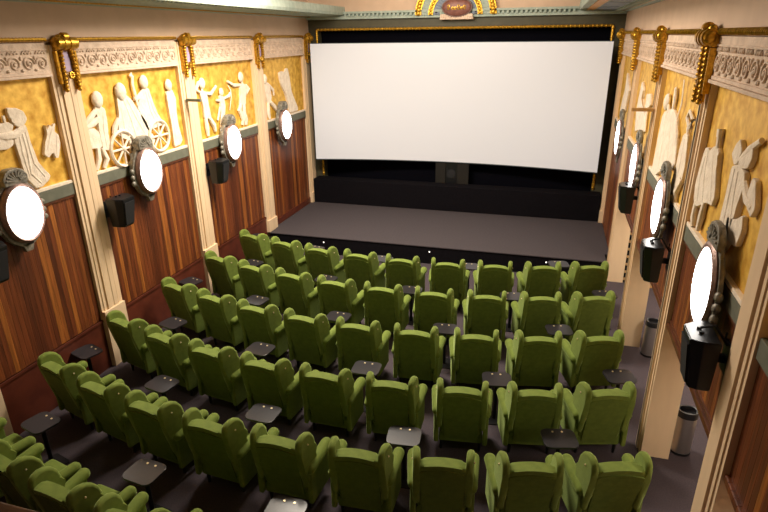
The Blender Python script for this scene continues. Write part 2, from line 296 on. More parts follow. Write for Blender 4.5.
# ------------------------------------------------------------------ stage, step, screen surround
RELIEF = {'L0':[[('p',[(5.67,3.9),(5.76,3.97),(5.85,3.98),(5.86,3.85),(5.86,3.75),(5.89,3.59),(5.89,3.46),(6.06,3.26),(6.01,3.19),(5.88,3.14),(5.79,3.13),(5.68,3.29),(5.66,3.43),(5.65,3.61),(5.63,3.79)]),('p',[(5.64,4.21),(5.78,4.19),(5.87,4.14),(5.9,4.04),(5.85,3.98),(5.75,3.95),(5.69,3.99),(5.68,4.04),(5.65,4.08),(5.63,4.15)]),('s',0.055,[(5.84,3.94),(5.68,3.87),(5.53,3.87),(5.43,3.89)]),('p',[(5.47,4.03),(5.61,4.04),(5.68,3.99),(5.64,3.92),(5.54,3.9),(5.44,3.93)]),('p',[(5.43,3.88),(5.63,3.82),(5.61,3.75),(5.52,3.71),(5.38,3.72)]),('s',0.03,[(5.57,4.12),(5.57,4.03)]),('s',0.02,[(5.77,3.89),(5.78,3.63),(5.76,3.35),(5.88,3.19)]),('s',0.02,[(5.72,3.87),(5.71,3.6),(5.73,3.31)]),('s',0.018,[(5.82,3.88),(5.83,3.65),(5.84,3.47),(5.96,3.26)])],[('p',[(6.15,3.93),(6.16,3.85),(6.22,3.92),(6.24,3.88),(6.32,3.93),(6.27,3.82),(6.33,3.76),(6.33,3.64),(6.25,3.46),(6.2,3.47),(6.19,3.54),(6.15,3.54),(6.09,3.49),(6.03,3.55),(6.09,3.71),(6.15,3.8)]),('s',0.02,[(6.29,3.91),(6.19,3.77),(6.1,3.6)]),('s',0.02,[(6.31,3.78),(6.23,3.52)])]],'L1':[[('p',[(7.08,4.06),(7.2,4.07),(7.3,4.0),(7.29,3.82),(7.26,3.69),(7.28,3.37),(7.09,3.41),(7.09,3.68),(7.11,3.91)]),('c',0.11,7.17,4.15),('s',0.05,[(7.13,4.01),(6.97,3.9),(6.84,3.85)]),('s',0.05,[(7.15,3.89),(7.02,3.82),(6.85,3.78)]),('s',0.02,[(7.24,3.96),(7.19,3.7),(7.19,3.42)]),('s',0.05,[(7.16,4.12),(7.19,4.05)])],[('p',[(6.84,3.75),(7.0,3.76),(7.09,3.68),(7.1,3.44),(6.83,3.47)]),('s',0.05,[(7.01,3.46),(6.99,3.29),(6.9,3.14)]),('s',0.05,[(7.09,3.44),(7.15,3.26),(7.06,3.14)]),('s',0.03,[(6.94,3.7),(7.04,3.55)])],[('p',[(7.59,4.17),(7.75,4.21),(7.9,4.09),(8.02,3.9),(8.17,3.7),(8.24,3.54),(8.09,3.41),(7.76,3.41),(7.52,3.54),(7.46,3.59),(7.55,3.75),(7.57,3.92)]),('c',0.12,7.69,4.22),('s',0.05,[(7.55,3.82),(7.44,3.7),(7.39,3.6)]),('s',0.022,[(7.72,4.11),(7.81,3.82),(7.88,3.48)]),('s',0.022,[(7.8,4.1),(7.96,3.76),(8.09,3.52)]),('s',0.022,[(7.64,3.98),(7.64,3.59)]),('w',0.28,7.53,3.35),('w',0.26,8.45,3.41),('p',[(7.69,3.48),(8.29,3.49),(8.34,3.33),(8.03,3.16),(7.69,3.15)])],[('p',[(8.1,4.11),(8.25,4.24),(8.38,4.21),(8.42,4.0),(8.47,3.83),(8.65,3.57),(8.37,3.56),(8.18,3.51),(8.07,3.77),(8.05,3.9)]),('c',0.1,8.27,4.32),('s',0.04,[(8.26,4.27),(8.29,4.2)]),('s',0.028,[(7.96,4.43),(8.0,4.47),(8.02,4.43),(7.99,4.31),(8.02,4.11),(8.05,3.88)]),('s',0.045,[(8.23,4.18),(8.1,4.09),(7.98,4.08)]),('s',0.02,[(8.28,4.16),(8.33,3.86),(8.44,3.6)]),('s',0.02,[(8.34,4.16),(8.41,3.85),(8.57,3.61)])],[('p',[(8.82,4.11),(8.99,4.16),(9.08,3.97),(9.03,3.78),(9.02,3.46),(9.11,3.24),(9.02,3.15),(8.84,3.14),(8.83,3.25),(8.84,3.53),(8.82,3.84)]),('c',0.09,8.91,4.22),('s',0.04,[(8.91,4.18),(8.94,4.1)]),('s',0.03,[(8.82,4.0),(9.03,3.9)]),('s',0.02,[(8.9,3.8),(8.91,3.27)])]],'L2':[[('p',[(9.83,4.03),(10.02,4.03),(10.09,3.95),(10.07,3.74),(10.15,3.49),(9.9,3.49),(9.9,3.73),(9.86,3.91)]),('c',0.095,9.95,4.17),('s',0.045,[(9.95,4.13),(9.93,4.02)]),('s',0.04,[(9.86,4.01),(9.74,4.07),(9.83,4.18),(9.93,4.21)]),('s',0.04,[(10.01,3.98),(10.23,3.95),(10.45,4.08)]),('s',0.055,[(9.94,3.51),(9.95,3.33),(9.96,3.16)]),('s',0.055,[(10.07,3.51),(10.21,3.34),(10.24,3.21)]),('s',0.018,[(9.97,3.93),(9.98,3.72),(10.03,3.5)])],[('p',[(10.53,3.89),(10.68,3.86),(10.7,3.67),(10.66,3.48),(10.51,3.5),(10.52,3.69)]),('c',0.075,10.6,3.95),('s',0.04,[(10.6,3.91),(10.6,3.85)]),('s',0.035,[(10.67,3.81),(10.91,3.85),(10.96,3.91)]),('s',0.035,[(10.55,3.78),(10.4,3.81)]),('s',0.015,[(10.88,4.06),(10.97,3.96),(10.97,3.83),(10.85,3.56)]),('s',0.045,[(10.55,3.53),(10.46,3.25)]),('s',0.04,[(10.62,3.52),(10.59,3.27)]),('s',0.035,[(10.51,3.66),(10.37,3.41)])],[('p',[(11.38,4.06),(11.63,4.03),(11.76,3.97),(11.56,3.77),(11.56,3.59),(11.29,3.6),(11.38,3.82),(11.38,3.99)]),('c',0.095,11.44,4.19),('s',0.045,[(11.45,4.15),(11.51,4.03)]),('s',0.04,[(11.46,4.02),(11.13,4.04),(10.9,4.14)]),('s',0.04,[(11.66,4.0),(11.77,3.92),(11.64,3.82)]),('s',0.06,[(11.36,3.63),(11.26,3.51),(11.38,3.31),(11.33,3.18)]),('s',0.06,[(11.48,3.61),(11.45,3.42),(11.51,3.27),(11.48,3.16)])]],'L3':[[('p',[(12.48,3.97),(12.69,3.99),(12.78,3.84),(12.83,3.64),(12.76,3.5),(12.59,3.5),(12.55,3.7)]),('c',0.1,12.53,4.07),('s',0.04,[(12.54,4.04),(12.58,3.96)]),('s',0.04,[(12.7,3.95),(12.94,3.79),(12.96,3.66)]),('s',0.04,[(12.53,3.93),(12.45,3.78)]),('s',0.06,[(12.64,3.53),(12.6,3.29),(12.65,3.14)]),('s',0.06,[(12.75,3.53),(12.95,3.39),(13.06,3.29)])],[('p',[(13.31,4.17),(13.49,4.19),(13.66,4.15),(13.73,4.25),(13.84,4.24),(13.91,3.96),(13.95,3.64),(14.37,3.14),(13.77,3.13),(13.71,3.35),(13.62,3.64),(13.39,3.88),(13.33,4.04)]),('s',0.025,[(13.76,4.2),(13.82,3.85),(13.89,3.53),(14.12,3.17)]),('s',0.025,[(13.44,4.14),(13.61,3.83),(13.78,3.46),(13.87,3.18)])]],'R0':[[('p',[(6.27,3.92),(6.15,3.95),(6.06,3.91),(5.98,3.98),(5.88,4.02),(5.77,3.96),(5.76,3.85),(5.62,3.6),(5.67,3.48),(5.87,3.49),(5.95,3.41),(6.1,3.39),(6.16,3.33),(6.31,3.36),(6.38,3.53)]),('s',0.06,[(5.9,4.16),(5.89,4.09)]),('s',0.045,[(5.89,4.09),(5.87,3.98)]),('s',0.022,[(6.12,3.92),(6.09,3.7),(5.98,3.45)]),('s',0.022,[(5.92,3.91),(5.83,3.74),(5.71,3.53)]),('s',0.022,[(6.19,3.86),(6.23,3.62),(6.16,3.4)]),('s',0.045,[(6.24,3.38),(6.23,3.22),(6.2,3.12)]),('s',0.045,[(5.94,3.46),(5.96,3.3),(6.0,3.15)])],[('p',[(5.33,3.94),(5.15,3.99),(4.97,3.96),(4.91,3.85),(4.97,3.71),(4.99,3.57),(5.02,3.53),(5.0,3.37),(5.16,3.18),(5.32,3.26),(5.33,3.49),(5.31,3.72)]),('p',[(5.26,4.18),(5.15,4.1),(5.19,3.99),(5.28,3.95),(5.4,4.03),(5.32,4.12)]),('p',[(4.91,4.18),(4.88,4.09),(4.93,4.0),(5.09,3.96),(5.19,3.99),(5.06,4.1)]),('s',0.035,[(4.8,4.24),(5.0,4.14),(5.18,4.02)]),('p',[(4.78,3.97),(4.69,3.96),(4.58,3.78),(4.63,3.69),(4.72,3.72),(4.82,3.81)]),('s',0.045,[(4.95,3.88),(4.81,3.79),(4.66,3.76)]),('s',0.022,[(5.22,3.94),(5.22,3.7),(5.21,3.44)]),('s',0.022,[(5.12,3.94),(5.1,3.74),(5.03,3.45)])],[('p',[(5.15,3.41),(5.15,3.56),(5.04,3.56),(4.88,3.59),(4.8,3.67),(4.74,3.55),(4.81,3.38),(5.1,3.4)])]],'R1':[[('p',[(8.8,3.96),(8.17,4.08),(7.85,4.0),(7.58,3.7),(7.47,3.42),(8.0,3.35),(8.67,3.09),(8.97,3.04),(8.9,3.32),(8.87,3.62)]),('c',0.1,8.63,4.11),('s',0.045,[(8.56,4.07),(8.45,4.0)]),('s',0.04,[(8.19,4.07),(8.19,4.21),(8.24,4.33)]),('s',0.02,[(7.78,4.46),(7.69,4.2),(7.81,3.99)]),('s',0.045,[(7.89,3.96),(7.7,3.81),(7.67,3.69)]),('s',0.022,[(8.58,3.94),(8.46,3.62),(8.48,3.23)]),('s',0.022,[(8.17,3.99),(8.03,3.66),(7.94,3.38)])],[('s',0.03,[(7.26,4.16),(7.04,4.09),(7.15,3.99),(7.32,4.07),(7.26,4.16)]),('s',0.04,[(7.18,3.99),(7.15,3.88)]),('p',[(7.09,3.92),(6.96,3.59),(7.0,3.4),(7.24,3.25),(7.4,3.12),(7.56,3.17),(7.38,3.5),(7.38,3.74),(7.31,3.9)]),('s',0.05,[(7.02,3.43),(7.21,3.23),(7.18,3.11)]),('s',0.022,[(7.2,3.86),(7.2,3.54),(7.26,3.28)])]],'R2':[[('p',[(11.27,4.2),(10.98,4.08),(11.02,3.88),(10.38,3.73),(10.27,3.42),(10.85,3.4),(11.26,3.3),(11.46,3.69),(11.34,3.98)]),('s',0.022,[(11.2,3.93),(11.12,3.63),(11.1,3.39)])],[('p',[(10.55,4.04),(10.12,4.08),(10.01,3.89),(10.47,3.81)]),('s',0.04,[(10.27,3.86),(10.25,3.65),(10.18,3.47)])]],'R3':[[('p',[(13.68,4.21),(13.25,4.04),(12.94,3.91),(13.08,3.66),(13.19,3.41),(14.03,3.29),(13.94,3.53),(13.59,3.86)]),('s',0.022,[(13.36,3.88),(13.45,3.46)])]]}
st = thing('stage', 'low stage with grey covering in front of the screen', 'stage', (-2.5, STY, 0))
def loc_build(mb, name, m_, root, **k):      # mesh given in world coordinates, parented to an unrotated thing
    o = mb.build(name, m_, root, **k)
    o.data.transform(Matrix.Translation(-Vector(root.location))); return o
def stage_outline(y0): return [(XL-.005, 12.47), (XL+.07, 12.47), (XL+.07, y0), (XR-.07, y0), (XR-.07, 12.47), (XR+.03, 12.47), (XR+.03, 14.76), (XR-.07, 14.76), (XR-.07, 15.28), (XL+.07, 15.28), (XL+.07, 14.76), (XL-.005, 14.76)]
m = MB(); m.prism(stage_outline(STY+.02), 0, STZ-.02, 'z'); loc_build(m, 'front_panel', 'black', st, smooth=False)
m = MB(); m.prism(stage_outline(STY), STZ-.02, STZ, 'z'); loc_build(m, 'platform', 'stage', st, smooth=False)
for x in (-5.04, -2.41, .21):
    m = MB(); m.sphere((x, STY+.02, .30), .018, (1, .5, 1)); loc_build(m, 'marker_light', 'dot', st)
m = MB(); m.box(XL+.075, XR-.075, 14.86, 15.27, STZ, 1.14, .02)
tag(m.build('screen_plinth', 'black'), 'long black cloth covered step along the back of the stage', 'step')

fr = thing('screen_surround', 'olive proscenium frame with gilt rope edge around the screen', 'frame', (-2.5, 15.3, 1.14))
m = MB()
m.prism([(XL, STZ), (-6.26, STZ), (-6.26, 5.16), (1.22, 5.16), (1.22, STZ), (XR, STZ), (XR, 5.395), (XL, 5.395)], 15.285, 15.54, 'y')
loc_build(m, 'olive_frame', 'olive', fr, smooth=False)
m = MB()
def rope(mb, a, b, r=.04, tw=.10):
    a = Vector(a); b = Vector(b); n = int((b-a).length/tw); d = (b-a)/n
    mb.tube([a, b], r*.75, 8)
    for i in range(n):
        p = a+d*(i+.5); mb.sphere(p, r, (1, 1, 1), 6, 5)
rope(m, (-6.28, 15.27, 5.15), (1.24, 15.27, 5.15)); rope(m, (-6.28, 15.27, 1.18), (-6.28, 15.27, 5.15)); rope(m, (1.24, 15.27, 1.18), (1.24, 15.27, 5.15))
loc_build(m, 'gilt_rope_edge', 'gilt', fr)
m = MB(); m.box(-6.4, 1.4, 15.56, 15.61, .01, 5.3); tag(m.build('backcloth', 'navy'), 'dark cloth hung behind the cinema screen', 'curtain')

# curved screen
N = 48
def scr(u):          # u 0..1 across
    x = -6.26+u*(1.25+6.26); c = (u-.5)*2
    return x, 15.16-.44*abs(c)**2
sc = thing('cinema_screen', 'large white curved cinema screen, lit, above the stage', 'screen', (-2.5, 15.17, 1.14))
def scr_mesh(z0, z1, off, t):
    mb = MB(); r = []
    fr_, bk = [], []
    for i in range(N+1):
        x, y = scr(i/N); fr_.append((x, y-off)); bk.append((x, y-off+t))
    vs = [[mb.bm.verts.new((p[0], p[1], z)) for p in L_] for L_ in (fr_, bk) for z in (z0, z1)]
    a, b, c, d = vs
    for i in range(N):
        mb.bm.faces.new([a[i], a[i+1], b[i+1], b[i]]); mb.bm.faces.new([d[i], d[i+1], c[i+1], c[i]])
        mb.bm.faces.new([b[i], b[i+1], d[i+1], d[i]]); mb.bm.faces.new([c[i], c[i+1], a[i+1], a[i]])
    mb.bm.faces.new([a[0], b[0], d[0], c[0]]); mb.bm.faces.new([c[N], d[N], b[N], a[N]])
    return mb
loc_build(scr_mesh(1.755, 4.805, 0, .012), 'projection_surface', 'screen', sc)
loc_build(scr_mesh(1.73, 4.82, -.013, .03), 'screen_backing', 'screenedge', sc)
for x in (-5.2, -3.6, -1.3, .3):
    u = (x+6.26)/7.51; yy = scr(u)[1]
    m = MB(); m.box(x-.03, x+.03, yy+.044, 15.555, 4.4, 4.46); loc_build(m, 'hanging_bracket', 'navy', sc)

sp = thing('centre_speaker', 'grey sided speaker on the black step under the screen', 'speaker', (-2.46, 15.23, 1.14))
m = MB(); m.box(-2.92, -2.64, 15.20, 15.26, 1.14, 1.72, .012); loc_build(m, 'side_baffle', 'greybox', sp)
m = MB(); m.box(-2.32, -2.0, 15.20, 15.26, 1.14, 1.72, .012); loc_build(m, 'side_baffle', 'greybox', sp)
m = MB(); m.box(-2.64, -2.32, 15.22, 15.26, 1.14, 1.72, .01); loc_build(m, 'horn_panel', 'blackbox', sp)
m = MB(); m.cyl((0, 0, 0), .12, .03, 24); m.move(m.bm.verts, lambda c: (c.x-2.48, 15.215-c.z*.4, c.y+1.42)); loc_build(m, 'driver_cone', 'grille', sp)

# medallion over the middle of the screen
md = thing('medallion', 'gilt and blue fan medallion with brown oval plaque over the screen', 'medallion', (-2.46, 15.2, 5.36))
def fan(r0, r1, y0, y1, seg=48):
    r0 = max(r0, .02)
    mb = MB(); pts = []
    for i in range(seg+1):
        a = PI*i/seg; pts.append((-2.50+r1*math.cos(a), 5.46+r1*math.sin(a)*.92))
    for i in range(seg, -1, -1):
        a = PI*i/seg; pts.append((-2.50+r0*math.cos(a), 5.46+r0*math.sin(a)*.92))
    bot = [(mb.bm.verts.new((p[0], y0, p[1])), mb.bm.verts.new((p[0], y1, p[1]))) for p in pts]
    n = seg+1
    for i in range(seg):
        j = 2*n-1-i
        a, b, c, d = bot[i], bot[i+1], bot[j-1], bot[j]
        mb.bm.faces.new([a[0], b[0], c[0], d[0]]); mb.bm.faces.new([d[1], c[1], b[1], a[1]])
        mb.bm.faces.new([a[0], a[1], b[1], b[0]]); mb.bm.faces.new([c[0], c[1], d[1], d[0]])
    mb.bm.faces.new([bot[0][0], bot[-1][0], bot[-1][1], bot[0][1]]); mb.bm.faces.new([bot[n-1][1], bot[n][1], bot[n][0], bot[n-1][0]])
    return mb
for r0, r1, mt, y0 in ((.86, 1.02, 'gilt', 15.12), (.68, .86, 'mint', 15.15), (.56, .68, 'gilt', 15.11), (.40, .56, 'coffer', 15.14), (.0, .40, 'mint', 15.16)):
    mb = fan(r0, r1, y0, 15.3)
    if mt == 'gilt':
        k = 34 if r1 > .9 else 24
        for i in range(k):
            a = PI*(i+.5)/k; rm = (r0+r1)/2
            mb.sphere((-2.50+rm*math.cos(a), y0, 5.46+rm*math.sin(a)*.92), (r1-r0)*.36, (1, .5, 1), 8, 6)
    else:
        k = 22
        for i in range(k):
            a = PI*(i+.5)/k
            mb.tube([(-2.50+r*math.cos(a), y0, 5.46+r*math.sin(a)*.92) for r in (r0+.01, r1-.01)], .012, 6)
    loc_build(mb, 'fan_ring', mt, md)
m = MB(); m.box(-2.88, -2.04, 15.08, 15.28, 5.34, 5.395, .015); m.box(-2.86, -2.06, 15.08, 15.29, 5.395, 5.47, .015)
for i in range(14): m.tube([(-2.85+i*.06, 15.08, 5.35), (-2.85+i*.06, 15.08, 5.46)], .016, 6)
loc_build(m, 'scroll_base', 'plaster', md)
m = MB(); m.sphere((0, 0, 0), 1, (.36, .09, .2), 32, 16); m.move(m.bm.verts, lambda c: (c.x-2.45, c.y+15.08, c.z+5.62)); pq = loc_build(m, 'plaque', 'plaque', md)
m = MB()
m.tube([(-2.45+.37*math.cos(2*PI*i/40), 15.075, 5.62+.21*math.sin(2*PI*i/40)) for i in range(40)], .018, 6, closed=True)
loc_build(m, 'plaque_rim', 'woodtrim', md)
m = MB()     # illegible flowing script on the plaque
script = []
for k, (x0, h) in enumerate([(-.22, .11), (-.12, .05), (-.05, .05), (.03, .10), (.10, .05), (.17, .09)]):
    script.append([(-2.45+x0+.035*math.sin(t*2*PI)+.05*t, 0, 5.60+h*.5*(1-math.cos(t*2*PI))-.03) for t in [i/12 for i in range(13)]])
for s_ in script:
    m.tube([(x_, 15.08-.09*math.sqrt(max(.05, 1-((x_+2.45)/.36)**2-((z_-5.62)/.2)**2))-.004, z_) for x_, _, z_ in s_], .012, 5)
loc_build(m, 'script_lettering', 'gilt', md)

# ------------------------------------------------------------------ side walls: piers, panelling, reliefs, friezes
SIDEW = {'L': 'left', 'R': 'right'}
def pil_profile(side, y0, y1, front, back):
    w = y1-y0
    f = [(0, back), (0, front-.03), (.05, front-.03), (.05, front-.018), (.10, front-.018), (.10, front-.026), (.122, front-.026), (.122, front),
         (.20, front), (.21, front-.008), (w-.21, front-.008), (w-.20, front), (w-.122, front), (w-.122, front-.026), (w-.10, front-.026), (w-.10, front-.018),
         (w-.05, front-.018), (w-.05, front-.03), (w, front-.03), (w, back)]
    if w < .45: f = [q for k, q in enumerate(f) if k not in (9, 10)]
    return [(sx(side, d), y0+a) for a, d in f]
PNAME = ['nearest the balcony', 'second from the balcony', 'third from the balcony', 'beside the stage front', 'in the corner beside the screen']
for side in 'LR':
    for i, (y0, y1) in enumerate(PILS[side]):
        if side == 'L':
            lab = 'cream fluted pilaster with gilt capital on the left wall, ' + PNAME[i]
        else:
            lab = 'cream pier with gilt capital on the right side, ' + PNAME[i]
        zb = STZ if (i == 4 or (i == 3 and side == 'L')) else 0
        t = thing('pilaster' if side == 'L' else 'fluted_pier', lab, 'pilaster', (sx(side, 0), (y0+y1)/2, zb), 0, 'fluted pilasters of the %s wall' % SIDEW[side])
        m = MB(); m.prism(pil_profile(side, y0, y1, .045, -.058), zb, 4.93, 'z')
        loc_build(m, 'shaft', 'pilaster', t, smooth=False)
        if side == 'R' and i < 4:
            m = MB(); rb(m, side, -.31, -.058, y0, y1, 0, 1.826); loc_build(m, 'pier_body', 'pilaster', t, smooth=False)
        elif side == 'L' or i == 4:
            m = MB(); rb(m, side, .0, .065, y0+.002, y1-.002, zb, zb+.30 if i >= 3 else .98, .008); loc_build(m, 'plinth', 'pilaster', t)
        # gilt capital
        yc = (y0+y1)/2+(.04 if side == 'L' else 0); S = 1 if side == 'L' else -1; cw = .01 if side == 'L' else 0
        X = lambda d: sx(side, d)
        m = MB()
        hw = .165+cw
        m.capsule((X(.10), yc-hw+.05, 4.945), (X(.10), yc+hw-.05, 4.945), .078, 14)
        for q, r_ in ((-.135-cw, .072), (-.05, .084), (.05, .084), (.135+cw, .072)):
            m.tube([(X(.10), yc+q+e, 4.945) for e in (-.03, -.022, .022, .03)], [r_-.012, r_+.006, r_+.006, r_-.012], 16)
        m.capsule((X(.07), yc-.07, 5.02), (X(.07), yc+.07, 5.02), .045, 10)
        m.tube([(X(.10), yc-.04, 5.03), (X(.10), yc+.04, 5.03)], .055, 12)
        m.sphere((X(.07), yc-.115, 5.0), .035); m.sphere((X(.07), yc+.115, 5.0), .035)
        rb(m, side, .006, .09, yc-hw+.005, yc+hw-.005, 4.85, 5.0, .02)
        loc_build(m, 'scroll_head', 'gilt', t)
        m = MB(); m.prism([(yc-.055-cw*.5, 4.58), (yc+.055+cw*.5, 4.58), (yc+.065+cw*.5, 4.70), (yc+.03, 4.86), (yc-.03, 4.86), (yc-.065-cw*.5, 4.70)], X(.046), X(.062), 'x'); loc_build(m, 'inlay', 'lav', t)
        for q in (-.105-cw*.6, .105+cw*.6):
            m = MB()
            for k in range(11):
                m.sphere((X(.085), yc+q+(.03 if q < 0 else -.03)*(1-k/8)*.6, 4.84-k*.05), .032, (1, 1, .9), 8, 6)
            rb(m, side, .046, .065, yc+q-.035, yc+q+.035, 4.34, 4.85)
            loc_build(m, 'bead_chain', 'gilt', t)
        for q in (-1, 1):
            e = .165 if side == 'L' else .148
            m = MB(); rb(m, side, .02, .085, yc+q*e-.018, yc+q*e+.018, 4.42, 4.85, .006); loc_build(m, 'side_strip', 'gilt', t)
        m = MB()
        for k in range(8):
            a = 2*PI*k/8; m.sphere((X(.10), yc+.035*math.cos(a), 4.53+.035*math.sin(a)), .022, (1, 1, 1), 6, 5)
        m.sphere((X(.09), yc, 4.53), .024, (1, 1, 1), 8, 6)
        loc_build(m, 'rosette', 'gilt', t)
    # cord between the capitals
    m = MB()
    pc = [(p[0]+p[1])/2 for p in PILS[side]]
    for (ya, yb) in [(1.0, pc[0]-.215)]+[(pc[i]+.245, pc[i+1]-.215) for i in range(4)]:
        n = max(2, int((yb-ya)/.05)); m.tube([(sx(side, .035), ya, 4.995), (sx(side, .035), yb, 4.995)], .024, 8)
        for k in range(n):
            y = ya+(k+.5)*(yb-ya)/n
            m.tube([(sx(side, .035)+0.022*math.cos(a), y-.02+.04*j/5, 4.995+0.022*math.sin(a)) for j, a in enumerate([PI*.5+2*PI*j/5*.5 for j in range(6)])], .010, 5)
    tag(m.build('gilt_cord', 'gilt'), 'twisted gilt cord running along the top of the %s wall frieze' % SIDEW[side], 'cord')

BAYN = ['in the bay nearest the balcony', 'in the second bay from the balcony', 'in the third bay from the balcony', 'in the bay beside the stage']
def inset(poly, d):
    return poly
def relief_mesh(fig, side, ya, yb):
    mb = MB(); x0 = -.05; ax = sx(side, x0)
    S = 1 if side == 'L' else -1
    for p in fig:
        if p[0] == 'p':
            pts = p[1]
            # smooth the traced outline once
            q = []
            for a, b in zip(pts, pts[1:]+pts[:1]):
                q.append((a[0]*.86+b[0]*.14, a[1]*.86+b[1]*.14)); q.append((a[0]*.14+b[0]*.86, a[1]*.14+b[1]*.86))
            lo, hi = sorted((ax, ax+S*.048))
            mb.prism(q, lo, hi, 'x', .014, 2)
        elif p[0] == 's':
            mb.capsule_chain = None
            pts = [(ax+S*.035, a, b) for a, b in p[2]]; r = p[1]
            big = r >= .03
            rr = [r*(.75 if i == 0 else (.7 if i == len(pts)-1 else 1)) for i in range(len(pts))]
            if not big: pts = [(ax+S*.047, a, b) for _, a, b in pts]
            mb.tube(pts, rr, 8, (0, .75 if big else .45, ax+S*(.02 if big else .046)))
        elif p[0] == 'c':
            mb.sphere((ax+S*.04, p[2], p[3]), p[1], (.5, .95, 1.15), 12, 9)
        elif p[0] == 'w':
            r = p[1]
            mb.tube([(ax+S*.05, p[2]+r*math.cos(2*PI*k/28), p[3]+r*math.sin(2*PI*k/28)) for k in range(28)], .03, 6, closed=True)
            mb.sphere((ax+S*.05, p[2], p[3]), .05, (.7, 1, 1), 10, 7)
            for k in range(8):
                a = 2*PI*k/8; mb.tube([(ax+S*.05, p[2], p[3]), (ax+S*.05, p[2]+r*math.cos(a), p[3]+r*math.sin(a))], .018, 6)
    for v in mb.bm.verts:
        c = v.co
        d = S*(c.x-sx(side, 0))
        if d < -.057: c.x = sx(side, -.057)
        c.y = min(max(c.y, ya+.006), yb-.006); c.z = max(c.z, 3.075)
    return mb
DESC = {'L0': 'gold relief with stooping robed figure', 'L1': 'gold relief with wheeled chariot and riders', 'L2': 'gold relief with three dancing figures and a bow',
        'L3': 'gold relief with walking figure and tall drape', 'R0': 'gold relief with tunic figure and trumpeter', 'R1': 'gold relief with robed spear bearer',
        'R2': 'gold relief with slim figures', 'R3': 'gold relief with one slender figure'}
for side in 'LR':
    W = SIDEW[side]
    for i, (y0, y1) in enumerate(BAYSS[side]):
        bn = '%s wall, %s' % (W, BAYN[i])
        # gold panel with carved figures
        t = thing('relief_panel', '%s, %s' % (DESC[side+str(i)], bn.replace(' in the bay', ' bay').replace(' in the', '')), 'relief panel', (sx(side, -.055), (y0+y1)/2, 3.05), 0, 'gold relief panels')
        m = MB(); rb(m, side, -.06, -.048, y0, y1, 3.07, 4.53); loc_build(m, 'gold_ground', 'gold', t, smooth=False)
        for fg in RELIEF[side+str(i)]:
            loc_build(relief_mesh(fg, side, y0, y1), 'carved_figure', 'relief', t)
        m = MB(); rb(m, side, -.05, .0, y0, y1, 3.07, 3.115, .008); loc_build(m, 'ground_ledge', 'relief', t)
        # dado rail
        m = MB(); rb(m, side, -.05, .0, y0, y1, 2.905, 3.068, .008)
        tag(m.build('dado_rail', 'sage'), 'sage grey dado rail, '+bn, 'dado rail', 'sage dado rails')
        # wood panelling
        zb = .84 if side == 'L' else (1.83 if i < 3 else STZ)
        if side == 'L' and i == 3: zb = .56
        t = thing('wood_panelling', 'reddish wood board panelling, '+bn, 'wood panelling', (sx(side, -.04), (y0+y1)/2, zb), 0, 'wood panelling')
        m = MB(); rb(m, side, -.05, -.035, y0, y1, zb, 2.905)
        o = loc_build(m, 'boards', 'wood', t, smooth=False)
        m = MB(); rb(m, side, -.05, -.012, y0, y1, 2.865, 2.905, .008); loc_build(m, 'top_moulding', 'woodtrim', t)
        if side == 'R' and i < 3:
            m = MB(); rb(m, side, -.06, .0, y0, y1, 1.83, 1.90, .012); rb(m, side, -.05, -.02, y0, y1, 1.90, 1.94, .008); loc_build(m, 'bottom_moulding', 'woodtrim', t)
        # plaster frieze with scrolls
        t = thing('plaster_frieze', 'carved beige scroll frieze, '+bn, 'frieze', (sx(side, 0), (y0+y1)/2, 4.54), 0, 'plaster friezes')
        m = MB(); rb(m, side, -.05, .02, y0, y1, 4.57, 4.955); loc_build(m, 'band', 'plaster', t, smooth=False)
        m = MB(); rb(m, side, -.05, .055, y0, y1, 4.53, 4.565, .01); rb(m, side, -.05, .035, y0, y1, 4.565, 4.60, .008); loc_build(m, 'lower_moulding', 'plaster', t)
        m = MB(); rb(m, side, .02, .032, y0, y1, 4.865, 4.885, .004)
        n = int((y1-y0)/.21); w = (y1-y0)/n
        for k in range(n):
            yc = y0+(k+.5)*w; fl = 1 if k % 2 else -1
            sp_ = []
            for j in range(22):
                a = j/21*PI*3.4; r = .094*(1-j/24)
                sp_.append((sx(side, .026), yc+fl*r*math.cos(a), 4.705+r*math.sin(a)))
            m.tube(sp_, .0125, 5)
            m.sphere((sx(side, .028), yc, 4.70), .024, (.8, 1, 1), 7, 5)
            for q in (-.05, 0, .05):
                m.tube([(sx(side, .026), yc+q-.026+.026*j/2, 4.825+.03*math.sin(PI*j/4)) for j in range(5)], .011, 5)
            m.sphere((sx(side, .026), yc+w/2, 4.775), .02, (.8, 1, 1.3), 6, 5) if k < n-1 else None
            m.sphere((sx(side, .026), yc+w/2, 4.63), .022, (.8, 1.3, .9), 6, 5) if k < n-1 else None
        loc_build(m, 'scrollwork', 'plaster', t)
    # nearest (partly seen) bay behind pilaster zero: plain continuation
    m = MB(); rb(m, side, -.05, .02, 1.0, PILS[side][0][0]-.003, 4.53, 4.955)
    tag(m.build('plaster_frieze', 'plaster'), 'plain plaster frieze end beside the balcony, %s wall' % W, 'frieze')
    m = MB(); rb(m, side, -.05, -.035, 1.2, PILS[side][0][0]-.003, .84 if side == 'L' else 1.83, 2.905)
    if side == 'R': rb(m, side, -.06, .0, 1.2, PILS[side][0][0]-.003, 1.83, 1.90, .012)
    tag(m.build('wood_panelling', 'wood', smooth=False), 'wood panelling at the balcony end of the %s wall' % W, 'wood panelling')
    m = MB(); rb(m, side, -.05, .0, 1.2, PILS[side][0][0]-.003, 2.905, 3.068, .008)
    tag(m.build('dado_rail', 'sage'), 'sage dado rail at the balcony end of the %s wall' % W, 'dado rail')
    m = MB(); rb(m, side, -.06, -.048, 1.2, PILS[side][0][0]-.003, 3.068, 4.53)
    tag(m.build('relief_panel', 'gold', smooth=False), 'plain gold leaf panel at the balcony end of the %s wall' % W, 'relief panel')
